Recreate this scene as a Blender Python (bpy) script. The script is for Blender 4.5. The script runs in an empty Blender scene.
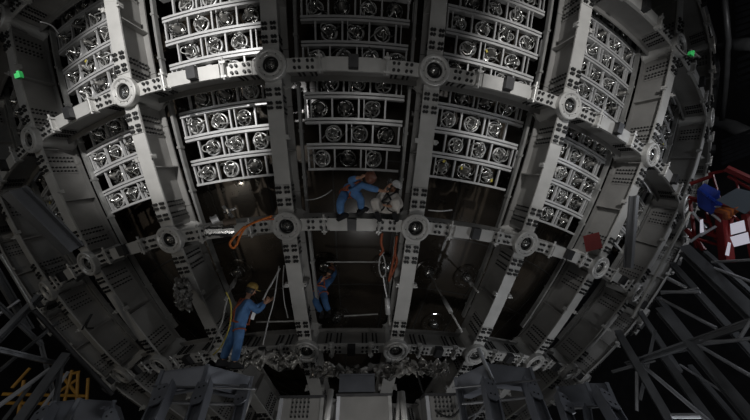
import bpy, bmesh, math, random
import numpy as np
from mathutils import Vector, Matrix
random.seed(7)
R_ = math.radians
C = bpy.context.scene.collection
SC = bpy.context.scene
ZC = 21.9                      # height of the sphere's centre above the pool floor
# ------------------------------------------------------------------ camera
FPX = 294.986
camd = bpy.data.cameras.new('camera'); cam = bpy.data.objects.new('camera', camd); C.objects.link(cam)
cam.location = (0.34152, -17.08736, ZC - 19.23750)
cam.rotation_euler = (2.25994, 0.0144579, -0.0345274)
camd.sensor_fit = 'HORIZONTAL'; camd.sensor_width = 36; camd.lens = 36 * FPX / 750
camd.clip_start = 0.05; camd.clip_end = 200
SC.camera = cam
CAMP = Vector(cam.location); CAMR = cam.rotation_euler.to_matrix()
# ------------------------------------------------------------------ view + world
vs = SC.view_settings
vs.view_transform = 'Standard'; vs.look = 'None'; vs.gamma = 1; vs.use_curve_mapping = False
vs.exposure = 0.0
w = bpy.data.worlds.new('world'); SC.world = w; w.use_nodes = True
w.node_tree.nodes['Background'].inputs[0].default_value = (0.75, 0.85, 1.0, 1)
w.node_tree.nodes['Background'].inputs[1].default_value = 0.006
# ------------------------------------------------------------------ lights (two floodlights on the pool walkway, a floor work light, unseen fill lights)
def lamp(name, loc, target, power, size, col=(1, .985, .965), spot=None, blend=.6):
    if spot:
        d = bpy.data.lights.new(name, 'SPOT'); d.spot_size = R_(spot); d.spot_blend = blend; d.shadow_soft_size = size
    else:
        d = bpy.data.lights.new(name, 'AREA'); d.shape = 'DISK'; d.size = size
    d.energy = power; d.color = col
    o = bpy.data.objects.new(name, d); C.objects.link(o); o.location = loc
    o.rotation_euler = (Vector(target) - Vector(loc)).to_track_quat('-Z', 'Y').to_euler()
    return o
lamp('floodlight_west', (-4.1, -20.2, ZC - 16.0), (-4.1, -14.2, ZC - 13.2), 2900, .10, spot=44, blend=.45)
lamp('floodlight_east', (4.6, -20.0, ZC - 15.8), (5.2, -13.8, ZC - 13.2), 1300, .12, spot=52, blend=.55)
lamp('fill_center', (.8, -19.6, ZC - 17.9), (.4, -12.4, ZC - 15.5), 34, 1.2)  # soft fill added near the camera to brighten the rib webs
lamp('low_fill_center', (.5, -13.1, 1.0), (.4, -11.3, 8), 34, .9)  # fill added below the view to lift the lower webs
lamp('wall_fill_east', (14.5, -15.5, 11.0), (19.5, -6, 17), 45, .8)  # added out of view so the east wall ducts show
lamp('west_wall_light', (-14.5, -15.5, 8.0), (-18.5, -8, 6), 20, .5)  # unseen soft light aimed at the west wall
lamp('truss_fill_east', (13.6, -15.0, 7.5), (11.5, -9.0, 3.5), 140, .3, (.9, .93, 1))  # added out of view to light the truss edges
lamp('low_west_light', (-10.5, -15.5, 1.6), (-8.5, -11.5, 3.2), 35, .3, (1, .9, .75))  # unseen warm light aimed at the lower left steelwork
lamp('work_light_floor', (6.2, -11.0, 0.5), (2.4, -9.8, ZC - 14.5), 60, .25, (.95, .97, 1))
lamp('ambient_fill_west', (-9, -17, 5.5), (-4, -10, 4.5), 30, 3.0, (.9, .95, 1))  # broad unseen fill added for the general level, west side
lamp('ambient_fill_east', (9.5, -16.5, 5.5), (8, -3, 4.5), 40, 2.0, (.9, .95, 1))  # broad unseen fill added for the east side

# ------------------------------------------------------------------ materials
def mat(name, col, metal=0.0, rough=.5, var=.0, vscale=4.0, bump=0.0, bscale=30.0, emit=None, streak=None, coat=0.0, spec=None, trans=0.0):
    m = bpy.data.materials.new(name); m.use_nodes = True
    nt = m.node_tree; b = nt.nodes['Principled BSDF']
    b.inputs['Base Color'].default_value = (*col, 1); b.inputs['Metallic'].default_value = metal
    b.inputs['Roughness'].default_value = rough
    if coat: b.inputs['Coat Weight'].default_value = coat; b.inputs['Coat Roughness'].default_value = .05
    if spec is not None: b.inputs['Specular IOR Level'].default_value = spec
    if trans: b.inputs['Transmission Weight'].default_value = trans
    if emit: b.inputs['Emission Color'].default_value = (*emit[0], 1); b.inputs['Emission Strength'].default_value = emit[1]
    tc = nt.nodes.new('ShaderNodeTexCoord')
    if var:
        n = nt.nodes.new('ShaderNodeTexNoise'); n.inputs['Scale'].default_value = vscale; n.inputs['Detail'].default_value = 6
        mp = nt.nodes.new('ShaderNodeMapping')
        if streak: mp.inputs['Scale'].default_value = streak
        nt.links.new(tc.outputs['Object'], mp.inputs[0]); nt.links.new(mp.outputs[0], n.inputs[0])
        r = nt.nodes.new('ShaderNodeMapRange'); r.inputs[1].default_value = .3; r.inputs[2].default_value = .7
        r.inputs[3].default_value = 1 - var; r.inputs[4].default_value = 1 + var * .6
        nt.links.new(n.outputs[0], r.inputs[0])
        mx = nt.nodes.new('ShaderNodeVectorMath'); mx.operation = 'SCALE'; mx.inputs[0].default_value = col
        nt.links.new(r.outputs[0], mx.inputs['Scale']); nt.links.new(mx.outputs[0], b.inputs['Base Color'])
        r2 = nt.nodes.new('ShaderNodeMapRange'); r2.inputs[3].default_value = min(1, rough * 1.25); r2.inputs[4].default_value = rough * .8
        nt.links.new(n.outputs[0], r2.inputs[0]); nt.links.new(r2.outputs[0], b.inputs['Roughness'])
    if bump:
        n = nt.nodes.new('ShaderNodeTexNoise'); n.inputs['Scale'].default_value = bscale
        nt.links.new(tc.outputs['Object'], n.inputs[0])
        bp = nt.nodes.new('ShaderNodeBump'); bp.inputs['Strength'].default_value = bump
        nt.links.new(n.outputs[0], bp.inputs['Height']); nt.links.new(bp.outputs[0], b.inputs['Normal'])
    return m
M = dict(
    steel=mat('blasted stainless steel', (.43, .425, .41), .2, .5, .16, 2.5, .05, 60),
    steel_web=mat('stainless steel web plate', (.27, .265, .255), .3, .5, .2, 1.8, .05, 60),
    hub=mat('machined steel', (.47, .465, .45), .3, .42, .12, 8),
    dark=mat('dark steel', (.05, .05, .052), .5, .45, .3, 5),
    black=mat('black rubber', (.012, .012, .012), 0, .7),
    bolt=mat('blackened bolt', (.02, .02, .02), .3, .5),
    rack=mat('pale rack steel', (.54, .54, .54), .3, .38, .1, 6),
    rail=mat('rail steel', (.34, .34, .33), .5, .4, .2, 6),
    chrome=mat('polished steel', (.48, .475, .46), .95, .26, .2, 20, .3, 25),
    bulb=mat('dark coated glass', (.035, .028, .02), .4, .12, coat=.6),
    potting=mat('grey potting', (.16, .155, .145), .3, .4, .3, 20),
    cable=mat('grey cable', (.30, .30, .29), 0, .5),
    tag=mat('yellow tag', (.5, .42, .08), 0, .6),
    acrylic=mat('film covered acrylic', (.036, .029, .022), 0, .25, .45, 1.2, .02, 4, coat=.4),
    seam=mat('acrylic seam', (.035, .033, .03), 0, .3),
    truss=mat('grey truss steel', (.16, .165, .175), .4, .4, .3, 2),
    truss_light=mat('bright strut steel', (.5, .51, .54), .4, .35, .2, 4),
    paint=mat('blue grey painted steel', (.15, .16, .185), .2, .45, .2, 3),
    yellow=mat('yellow scaffold', (.42, .22, .03), 0, .5, .2, 4),
    red=mat('red painted steel', (.17, .010, .010), 0, .5, .3, 4),
    blue=mat('blue plastic', (.02, .06, .42), 0, .4, .3, 6),
    orange=mat('orange webbing', (.62, .17, .03), 0, .7, .3, 20),
    orange_dark=mat('rust orange webbing', (.3, .075, .03), 0, .7, .3, 20),
    green=mat('green tape', (.02, .30, .07), 0, .5),
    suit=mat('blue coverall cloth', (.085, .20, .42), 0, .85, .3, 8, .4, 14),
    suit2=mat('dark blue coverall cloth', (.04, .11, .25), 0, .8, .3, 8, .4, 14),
    white=mat('white coverall cloth', (.55, .52, .48), 0, .8, .25, 8, .4, 14),
    skin=mat('skin', (.42, .23, .15), 0, .5),
    hair=mat('black hair', (.01, .01, .01), 0, .6),
    helmet_y=mat('yellow helmet', (.26, .17, .04), 0, .45),
    helmet_w=mat('white helmet', (.75, .75, .75), 0, .3),
    helmet_r=mat('red helmet', (.13, .05, .03), 0, .45),
    boot=mat('black boot', (.012, .012, .014), 0, .5),
    concrete=mat('dark pool lining', (.05, .05, .055), 0, .7, .3, 1.5, .1, 10),
    floor=mat('pool floor', (.05, .05, .05), 0, .6, .3, 1.5),
    glass=mat('grey glass panel', (.18, .21, .25), .1, .12, coat=.5),
    lit=mat('lit panel', (.8, .8, .85), 0, .4, emit=((.75, .72, .85), .38)),
    film=mat('crumpled clear film', (.34, .33, .31), .4, .16, .5, 5, .6, 9),
    wood=mat('dull brown board', (.11, .08, .055), 0, .6, .3, 4),
)

# ------------------------------------------------------------------ helpers
class MB:
    def __init__(s): s.v = []; s.f = []; s.sm = False
    def hexa(s, p):      # 8 corners: bottom loop 0..3, top loop 4..7
        n = len(s.v); s.v += [tuple(q) for q in p]
        s.f += [(n, n+3, n+2, n+1), (n+4, n+5, n+6, n+7)] + [(n+i, n+(i+1) % 4, n+4+(i+1) % 4, n+4+i) for i in range(4)]
        return s
    def box(s, c, x, y, z, fr=None):
        c = Vector(c); X, Y, Z = (fr or (Vector((1, 0, 0)), Vector((0, 1, 0)), Vector((0, 0, 1))))
        X, Y, Z = X * x / 2, Y * y / 2, Z * z / 2
        return s.hexa([c-X-Y-Z, c+X-Y-Z, c+X+Y-Z, c-X+Y-Z, c-X-Y+Z, c+X-Y+Z, c+X+Y+Z, c-X+Y+Z])
    def loft(s, loops, cap=True, closed=True):
        n = len(s.v); k = len(loops[0])
        for L in loops: s.v += [tuple(q) for q in L]
        for i in range(len(loops) - 1):
            for j in range(k if closed else k - 1):
                a = n + i*k + j; b = n + i*k + (j+1) % k
                s.f.append((a, b, b + k, a + k))
        if cap: s.f += [tuple(range(n, n+k))[::-1], tuple(range(n + (len(loops)-1)*k, n + len(loops)*k))]
        return s
    def bar(s, F, t0, t1, n, u0, u1, v0, v1):
        L = []
        for i in range(n + 1):
            P, U, V = F(t0 + (t1 - t0) * i / n)
            L.append([P+U*u0+V*v0, P+U*u1+V*v0, P+U*u1+V*v1, P+U*u0+V*v1])
        return s.loft(L)
    def cyl(s, a, b, r, n=8, r2=None):
        a, b = Vector(a), Vector(b); d = (b-a).normalized(); X = d.orthogonal().normalized(); Y = d.cross(X)
        r2 = r if r2 is None else r2
        return s.loft([[p + (X*math.cos(2*math.pi*i/n) + Y*math.sin(2*math.pi*i/n))*q for i in range(n)] for p, q in ((a, r), (b, r2))])
    def tube(s, pts, r, n=6, closed=False):
        pts = [Vector(p) for p in pts]; L = []; up = None
        m = len(pts)
        for i, p in enumerate(pts):
            if closed: d = pts[(i+1) % m] - pts[i-1]
            else: d = pts[min(i+1, m-1)] - pts[max(i-1, 0)]
            d.normalize()
            if up is None: up = d.orthogonal().normalized()
            up = (up - d*up.dot(d)).normalized(); Y = d.cross(up)
            rr = r[i] if isinstance(r, (list, tuple)) else r
            L.append([p + (up*math.cos(2*math.pi*j/n) + Y*math.sin(2*math.pi*j/n))*rr for j in range(n)])
        if closed:
            L.append(L[0]); return s.loft(L, cap=False)
        return s.loft(L)
    def lathe(s, prof, o, axis, n=24, cap=False):
        o = Vector(o); axis = Vector(axis).normalized(); X = axis.orthogonal().normalized(); Y = axis.cross(X)
        return s.loft([[o + axis*h + (X*math.cos(2*math.pi*j/n) + Y*math.sin(2*math.pi*j/n))*max(r, 1e-4) for j in range(n)] for r, h in prof], cap=cap)
    def build(s, name, m, parent=None, inv=None, smooth=False, data=None):
        me = data
        if me is None:
            me = bpy.data.meshes.new(name)
            vv = [tuple(inv @ Vector(q)) for q in s.v] if inv is not None else s.v
            me.from_pydata(vv, [], s.f); me.validate()
            bm = bmesh.new(); bm.from_mesh(me); bmesh.ops.recalc_face_normals(bm, faces=bm.faces); bm.to_mesh(me); bm.free()
            if smooth:
                for p in me.polygons: p.use_smooth = True
            me.materials.append(m)
        o = bpy.data.objects.new(name, me); C.objects.link(o); o.parent = parent
        return o
def empty(name, label, cat, mtx, group=None):
    o = bpy.data.objects.new(name, None); C.objects.link(o); o.matrix_world = mtx; o.empty_display_size = .1
    o['label'] = label; o['category'] = cat
    if group: o['group'] = group
    return o
def tag(o, label, cat, group=None, kind=None):
    o['label'] = label; o['category'] = cat
    if group: o['group'] = group
    if kind: o['kind'] = kind
    return o
def copy_tree(o, parent=None):
    c = o.copy(); C.objects.link(c); c.parent = parent
    for ch in list(o.children): copy_tree(ch, c)
    return c
LON0 = 0.421
CEN = Vector((0, 0, ZC))
def sph(lat, lon, r):
    la, lo = R_(lat), R_(lon + LON0)
    return CEN + Vector((math.cos(la)*math.sin(lo), -math.cos(la)*math.cos(lo), math.sin(la))) * r
def axes(lat, lon):
    la, lo = R_(lat), R_(lon + LON0)
    O = Vector((math.cos(la)*math.sin(lo), -math.cos(la)*math.cos(lo), math.sin(la)))
    E = Vector((math.cos(lo), math.sin(lo), 0)); N = O.cross(E) * 1
    if N.z < 0: N = -N
    return E, N, O
def frame(lat, lon, r):
    E, N, O = axes(lat, lon)
    m = Matrix((E, N, O)).transposed().to_4x4(); 
    if m.determinant() < 0: raise RuntimeError
    m.translation = sph(lat, lon, r); return m
def pix(p):
    q = CAMR.transposed() @ (Vector(p) - CAMP)
    if q.z > -.1: return None
    return 375 + FPX*q.x/-q.z, 210 - FPX*q.y/-q.z
def seen(p, m=45):
    q = pix(p); return q is not None and -m < q[0] < 750+m and -m < q[1] < 420+m
def ray(x, y): return (CAMR @ Vector(((x-375)/FPX, (210-y)/FPX, -1))).normalized()
def at(x, y, d): return CAMP + ray(x, y)*d
def T(p): return Matrix.Translation(p)

# ------------------------------------------------------------------ geometry of the shell
LAT = [-25.70, -34.418, -43.134, -51.850, -60.566, -69.282, -78.0]
FW = .155; V0 = -.06; DEP = -.70      # half flange width, outer face, inner face
RING = ['the top-edge ring', 'the high ring', 'the upper ring', 'the middle ring', 'the lower ring', 'the bottom ring', 'the lowest ring']
TIER = ['between top-edge and high rings', 'between high and upper rings', 'between upper and middle rings', 'between middle and lower rings', 'between lower and bottom rings', 'at the very bottom']
ORD = ['nearest', 'second', 'third', 'fourth', 'fifth', 'sixth']
def ribname(k):
    i = int(abs(k) - .5); side = 'left' if k < 0 else 'right'
    return f'{ORD[i]} rib {side} of the crouching workers'
def bayname(b):
    if b == 0: return 'in the workers\' bay'
    side = 'left' if b < 0 else 'right'
    return f'{ORD[abs(b)-1] if abs(b)>1 else "first"} bay {side} of the workers'

SPL = 1.72     # splice distance from hub centre, great-circle degrees
def beam_parts(F, s0, s1, half, vert, DEP=DEP):
    """F(t): t in great-circle degrees from the first hub. returns dict name -> list of (MB, material, stuffflag)"""
    out = []
    HUBR = .56
    g = .03
    segs = [(s0+HUBR, s0+SPL-g/2), (s0+SPL+g/2, s1-SPL-g/2), (s1-SPL+g/2, s1-HUBR)]
    for i, (a, b) in enumerate(segs):
        n = 1 if i != 1 else 6
        out.append(('outer_flange', MB().bar(F, a, b, n, -half, half, V0-.03, V0), 'steel', 0))
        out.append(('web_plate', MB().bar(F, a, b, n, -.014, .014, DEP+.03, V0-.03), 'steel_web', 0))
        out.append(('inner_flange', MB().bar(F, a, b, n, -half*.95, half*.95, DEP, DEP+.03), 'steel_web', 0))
    bm = MB(); wm = MB()
    for s, sg in ((s0+SPL, 1), (s1-SPL, -1)):
        out.append(('splice_plate', MB().bar(F, s-.62, s+.62, 1, -half*.98, half*.98, V0+.001, V0+.014), 'steel', 0))
        for side in (-1, 1):
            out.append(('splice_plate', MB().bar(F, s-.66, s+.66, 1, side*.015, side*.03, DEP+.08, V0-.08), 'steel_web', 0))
        for dt in (-.48, -.22, .22, .48):
            P, U, V = F(s+dt); TT = (F(s+dt+.01)[0]-P).normalized()
            for u in ((-.72, -.36, .36, .72) if vert else (-.5, .5)):
                c = P + U*(u*half) + V*(V0+.014)
                bm.cyl(c, c + V*.034, .031, 6)
            for j in range(7):
                v = DEP + .12 + j*(V0-.2-DEP)/6.6
                for side in (-1, 1):
                    c = P + V*v + U*(side*.03); wm.cyl(c, c+U*(side*.03), .02, 6)
    out.append(('flange_bolts', bm, 'bolt', 1)); out.append(('web_bolts', wm, 'bolt', 1))
    return out

NODES = {}
# --- ribs: one beam between two hubs, the same for every meridian
for j in range(5):
    la0, la1 = LAT[j], LAT[j+1]
    mid = (la0+la1)/2
    fr = frame(mid, 0, 19.55); inv = fr.inverted()
    def F(t, la0=la0):
        la = la0 - t; E, N, O = axes(la, 0); return sph(la, 0, 20.0), E, O
    L = la0 - la1
    parts = beam_parts(F, 0, L, FW, True)
    # mid stiffener, end gussets, lugs
    m = L/2
    for side in (-1, 1):
        parts.append(('stiffener', MB().bar(F, m-.04, m+.04, 1, side*.015, side*(FW-.01), DEP+.03, V0-.03), 'steel_web', 0))
        lug = MB().bar(F, m-.7, m-.45, 1, side*FW, side*(FW+.07), V0-.06, V0+.03)
        lug.bar(F, m-.62, m-.53, 1, side*(FW+.05), side*(FW+.08), V0-.02, V0+.07)
        parts.append(('lug', lug, 'hub', 0))
        for e in (.75, L-.75):
            P0, U, V = F(e); 
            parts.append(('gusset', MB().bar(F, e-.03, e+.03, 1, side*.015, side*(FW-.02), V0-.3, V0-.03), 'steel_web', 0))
    meshes = [(n, mb.build(n, M[mt], None, inv), st) for n, mb, mt, st in parts]
    protos = [(n, o.data, st) for n, o, st in meshes]
    for n, o, st in meshes: bpy.data.objects.remove(o)
    for ki in range(-5, 5):
        k = ki + .5; lon = 12*k
        if not any(seen(sph(la0+(la1-la0)*t, lon, 20), 60) for t in (0, .25, .5, .75, 1)): continue
        e = empty('rib_beam', f'grey rib beam {TIER[j]}, {ribname(k)}', 'beam', frame(mid, lon, 19.55), 'rib beams of the spherical shell'); e['kind'] = 'thing'
        for n, me, st in protos:
            o = bpy.data.objects.new(n, me); C.objects.link(o); o.parent = e
            if st: o['kind'] = 'stuff'
# --- ring beams
for j in range(0, 6):
    la = LAT[j]; cl = math.cos(R_(la)); span = 12*cl
    if span < 3: continue
    fr = frame(la, 0, 19.55); inv = fr.inverted()
    def F(t, la=la, cl=cl, span=span):
        lon = (t-span/2)/cl; E, N, O = axes(la, lon); return sph(la, lon, 20.0), N, O
    parts = beam_parts(F, 0, span, .125, False, -.58)
    m = span/2; w2 = span*.17
    # two box covers with a dark coupling between them and a clamp at each end
    for a, b in ((m-w2, m-.25), (m+.28, m+w2)):
        parts.append(('cover_box', MB().bar(F, a, b, 2, -.128, .128, V0+.001, V0+.035), 'steel', 0))
    parts.append(('coupling', MB().bar(F, m-.24, m+.27, 1, -.09, .14, V0+.001, V0+.13), 'dark', 0))
    for c in (m-w2-.3, m+w2+.3):
        cb = MB().bar(F, c-.07, c+.07, 1, -.16, .16, V0+.001, V0+.05)
        for u in (-.15, .11): cb.bar(F, c-.16, c+.16, 1, u, u+.04, V0-.05, V0+.09)
        P, U, V = F(c); cb.cyl(P-U*.19+V*(V0+.07), P+U*.22+V*(V0+.07), .022, 8)
        parts.append(('clamp', cb, 'hub', 0))
    meshes = [(n, mb.build(n, M[mt], None, inv), st) for n, mb, mt, st in parts]
    protos = [(n, o.data, st) for n, o, st in meshes]
    for n, o, st in meshes: bpy.data.objects.remove(o)
    for b in range(-5, 6):
        lon = 12*b
        if not any(seen(sph(la, lon+d, 20), 50) for d in (-6, -3, 0, 3, 6)): continue
        e = empty('ring_beam', f'grey steel crossbeam of {RING[j]}, {bayname(b)}', 'beam', frame(la, lon, 19.55), 'crossbeams of the spherical shell'); e['kind'] = 'thing'
        for n, me, st in protos:
            o = bpy.data.objects.new(n, me); C.objects.link(o); o.parent = e
            if st: o['kind'] = 'stuff'
# --- hubs
def hub_parts():
    out = []
    tb = MB().lathe([(.0, DEP), (.24, DEP), (.205, DEP+.06), (.19, -.3), (.19, -.16), (.22, -.1), (.22, -.08)], (0, 0, 0), (0, 0, 1), 32)
    out.append(('tube', tb, 'steel', 1))
    # outer flange saddles curving from the tube towards the four beams
    for (dx, dy, hw) in ((1, 0, .125), (-1, 0, .125), (0, 1, FW), (0, -1, FW)):
        s = MB(); ends = .56*math.pi/180*20 + .002
        D = Vector((dx, dy, 0)); W = Vector((-dy, dx, 0))
        for z0, z1 in ((V0-.03, V0), (DEP, DEP+.03)):
            L = []
            for i in range(5):
                f = i/4; x = .12 + (ends-.12)*f; h = hw + (.10*(1-f)**2)
                L.append([D*x - W*h + Vector((0, 0, z0)), D*x + W*h + Vector((0, 0, z0)), D*x + W*h + Vector((0, 0, z1)), D*x - W*h + Vector((0, 0, z1))])
            s.loft(L)
        x0 = .17; s.hexa([D*x0-W*.014+Vector((0, 0, DEP)), D*ends-W*.014+Vector((0, 0, DEP)), D*ends+W*.014+Vector((0, 0, DEP)), D*x0+W*.014+Vector((0, 0, DEP)),
                          D*x0-W*.014+Vector((0, 0, V0)), D*ends-W*.014+Vector((0, 0, V0)), D*ends+W*.014+Vector((0, 0, V0)), D*x0+W*.014+Vector((0, 0, V0))])
        out.append(('beam_stub', s, 'steel', 0))
    rim = MB().lathe([(.16, -.08), (.29, -.08), (.295, -.06), (.295, .03), (.28, .045), (.245, .045), (.225, .02), (.20, .02), (.185, .04), (.165, .04), (.155, .03), (.15, -.05)], (0, 0, 0), (0, 0, 1), 40)
    out.append(('rim', rim, 'hub', 1))
    cup = MB().lathe([(.152, -.01), (.13, -.06), (.06, -.075), (0, -.075)], (0, 0, 0), (0, 0, 1), 32)
    out.append(('cup', cup, 'black', 1))
    nut = MB().lathe([(.085, -.075), (.085, -.02), (.07, .0), (.045, .0), (.04, .03), (0, .04)], (0, 0, 0), (0, 0, 1), 12)
    nut.box((.03, .03, .035), .06, .015, .03)
    out.append(('nut', nut, 'chrome', 1))
    pb = MB()
    for i in range(8):
        a = i*math.pi/4+.2; p = Vector((math.cos(a)*.212, math.sin(a)*.212, .02)); pb.cyl(p, p+Vector((0, 0, .012)), .009, 6)
    out.append(('rim_bolts', pb, 'bolt', 0))
    return out
hp = [(n, mb.build(n, M[mt], None, None, smooth=False), sm) for n, mb, mt, sm in hub_parts()]
for n, o, sm in hp:
    if sm:
        for p in o.data.polygons: p.use_smooth = True
        o.data.set_sharp_from_angle(angle=R_(40))
hpd = [(n, o.data) for n, o, sm in hp]
for n, o, sm in hp: bpy.data.objects.remove(o)
for j in range(0, 6):
    for ki in range(-5, 5):
        k = ki+.5; lon = 12*k
        if not seen(sph(LAT[j], lon, 20), 40): continue
        e = empty('hub_joint', f'round steel hub joint on {RING[j]}, {ribname(k)}', 'joint', frame(LAT[j], lon, 20.0), 'round hub joints of the shell')
        for n, me in hpd:
            o = bpy.data.objects.new(n, me); C.objects.link(o); o.parent = e
            if n == 'rim_bolts': o['kind'] = 'stuff'

# ------------------------------------------------------------------ acrylic sphere
ac = MB(); RA = 17.7
lats = np.linspace(-89, -10, 60); lons = np.linspace(-95, 95, 120)
for la in lats: 
    for lo in lons: ac.v.append(tuple(sph(la, lo, RA)))
nl = len(lons)
for i in range(len(lats)-1):
    for j in range(nl-1): ac.f.append((i*nl+j, i*nl+j+1, (i+1)*nl+j+1, (i+1)*nl+j))
acr = empty('acrylic_sphere', 'huge dark glossy sphere of bonded panels inside the steel shell', 'sphere', T(sph(-89, 0, RA)))
ai = acr.matrix_world.inverted()
ac.build('shell', M['acrylic'], acr, ai, smooth=True)
for la in (-72, -66, -60, -54.2, -48, -42, -36):
    sm = MB()
    def F(t, la=la):
        E, N, O = axes(la, t); return sph(la, t, RA), N, O
    sm.bar(F, -70, 70, 60, -.02, .02, -.01, .012); sm.build('seam', M['seam'], acr, ai)
for q, lo in enumerate(range(-66, 67, 9)):
    def F(t, lo=lo):
        E, N, O = axes(t, lo); return sph(t, lo, RA), E, O
    MB().bar(F, -78, -30, 30, -.02, .02, -.01, .012).build('seam', M['seam'], acr, ai)

# ------------------------------------------------------------------ sensor racks and sensors
PITCH = 1.58; BOT = -48.85; RG = 19.18
def rails_for(b):
    return BOT + {2: -1.5, 1: -.1, 0: 0}.get(b, -.2)
def sensor_proto(var):
    e = empty('glass_sensor', 'x', 'sensor', Matrix.Identity(4), 'glass sensors in the racks')
    rnd = random.Random(var)
    bl = MB().lathe([(.0, -.46), (.12, -.44), (.20, -.38), (.245, -.27), (.25, -.2), (.235, -.13), (.18, -.06), (.13, -.02), (.12, .0)], (0, 0, 0), (0, 0, 1), 16)
    bl.build('glass_bulb', M['bulb'], e, smooth=True)
    a = MB().lathe([(.15, -.04), (.172, -.045), (.182, -.03), (.18, -.005), (.165, .01), (.15, .0), (.145, -.02), (.15, -.04)], (0, 0, 0), (0, 0, 1), 20); a.build('collar', M['chrome'] if var % 2 else M['rack'], e, smooth=True)
    b2 = MB().lathe([(.10, -.0), (.125, .01), (.12, .03), (.10, .02)], (.02*math.cos(var*2), .02*math.sin(var*2), .02), (.15*math.cos(var), .15*math.sin(var), 1), 16); b2.build('clamp_ring', M['chrome'], e, smooth=True)
    nk = MB().lathe([(.09, -.03), (.095, .04), (.08, .08), (.05, .11), (.045, .17), (0, .18)], (0, 0, 0), (0, 0, 1), 14)
    nk.build('neck', M['chrome'] if var in (0, 2) else M['potting'], e, smooth=True)
    br = MB()
    a0 = rnd.uniform(0, 2)
    star = []
    for i in range(3):
        t = a0 + i*2*math.pi/3; d = Vector((math.cos(t), math.sin(t), 0)); n_ = Vector((-d.y, d.x, 0)); t2 = t + math.pi/3
        star += [d*.168 - n_*.011 + Vector((0, 0, .0)), d*.168 + n_*.011, Vector((math.cos(t2)*.03, math.sin(t2)*.03, .05))]
    br.loft([[q for q in star], [q + Vector((0, 0, .018)) for q in star]])
    br.build('bracket', M['rail'], e)
    cb = MB(); a1 = rnd.uniform(0, 6.28)
    pts = []
    for i in range(13):
        t = a1 + i*.36; rr = .13 + .05*math.sin(i*.8+var); pts.append((math.cos(t)*rr, math.sin(t)*rr, .07+.05*math.sin(i*.6)))
    pts = [(0, 0, .16)] + pts + [(math.cos(a1+5)*.27, math.sin(a1+5)*.27, -.03)]
    cb.tube(pts, .013, 5); cb.build('cable', M['cable'] if var != 1 else M['black'], e, smooth=True)
    c2 = MB(); a2 = rnd.uniform(0, 6.28); c2.tube([(.0, .03, .12), (math.cos(a2)*.12, math.sin(a2)*.12, .16), (math.cos(a2+.5)*.2, math.sin(a2+.5)*.2, .08), (math.cos(a2+1)*.27, math.sin(a2+1)*.27, .0)], .016, 5); c2.build('cable', M['chrome'], e, smooth=True)
    if var == 3:
        MB().box((.1, -.1, .09), .045, .07, .01).build('tag', M['tag'], e)
    return e
SP = [sensor_proto(i) for i in range(4)]
SPC = {i: [(c.name.split('.')[0], c.data) for c in SP[i].children] for i in range(4)}
for e in SP:
    for c in list(e.children): bpy.data.objects.remove(c)
    bpy.data.objects.remove(e)
cnt = 0
rr = random.Random(11)
NTH = ['first', 'second', 'third', 'fourth', 'fifth', 'sixth', 'seventh', 'eighth', 'ninth', 'tenth', 'eleventh', 'twelfth']
LOOK = ['bright-collared', 'black-cabled', 'polished', 'yellow-tagged']
BAYS = 'in the bay above the workers'
def short_bay(b):
    if b == 0: return 'above the workers'
    return f'{"first" if abs(b)==1 else NTH[abs(b)-1]} bay {"left" if b<0 else "right"} of workers'
WHITE = M['rack']
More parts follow.
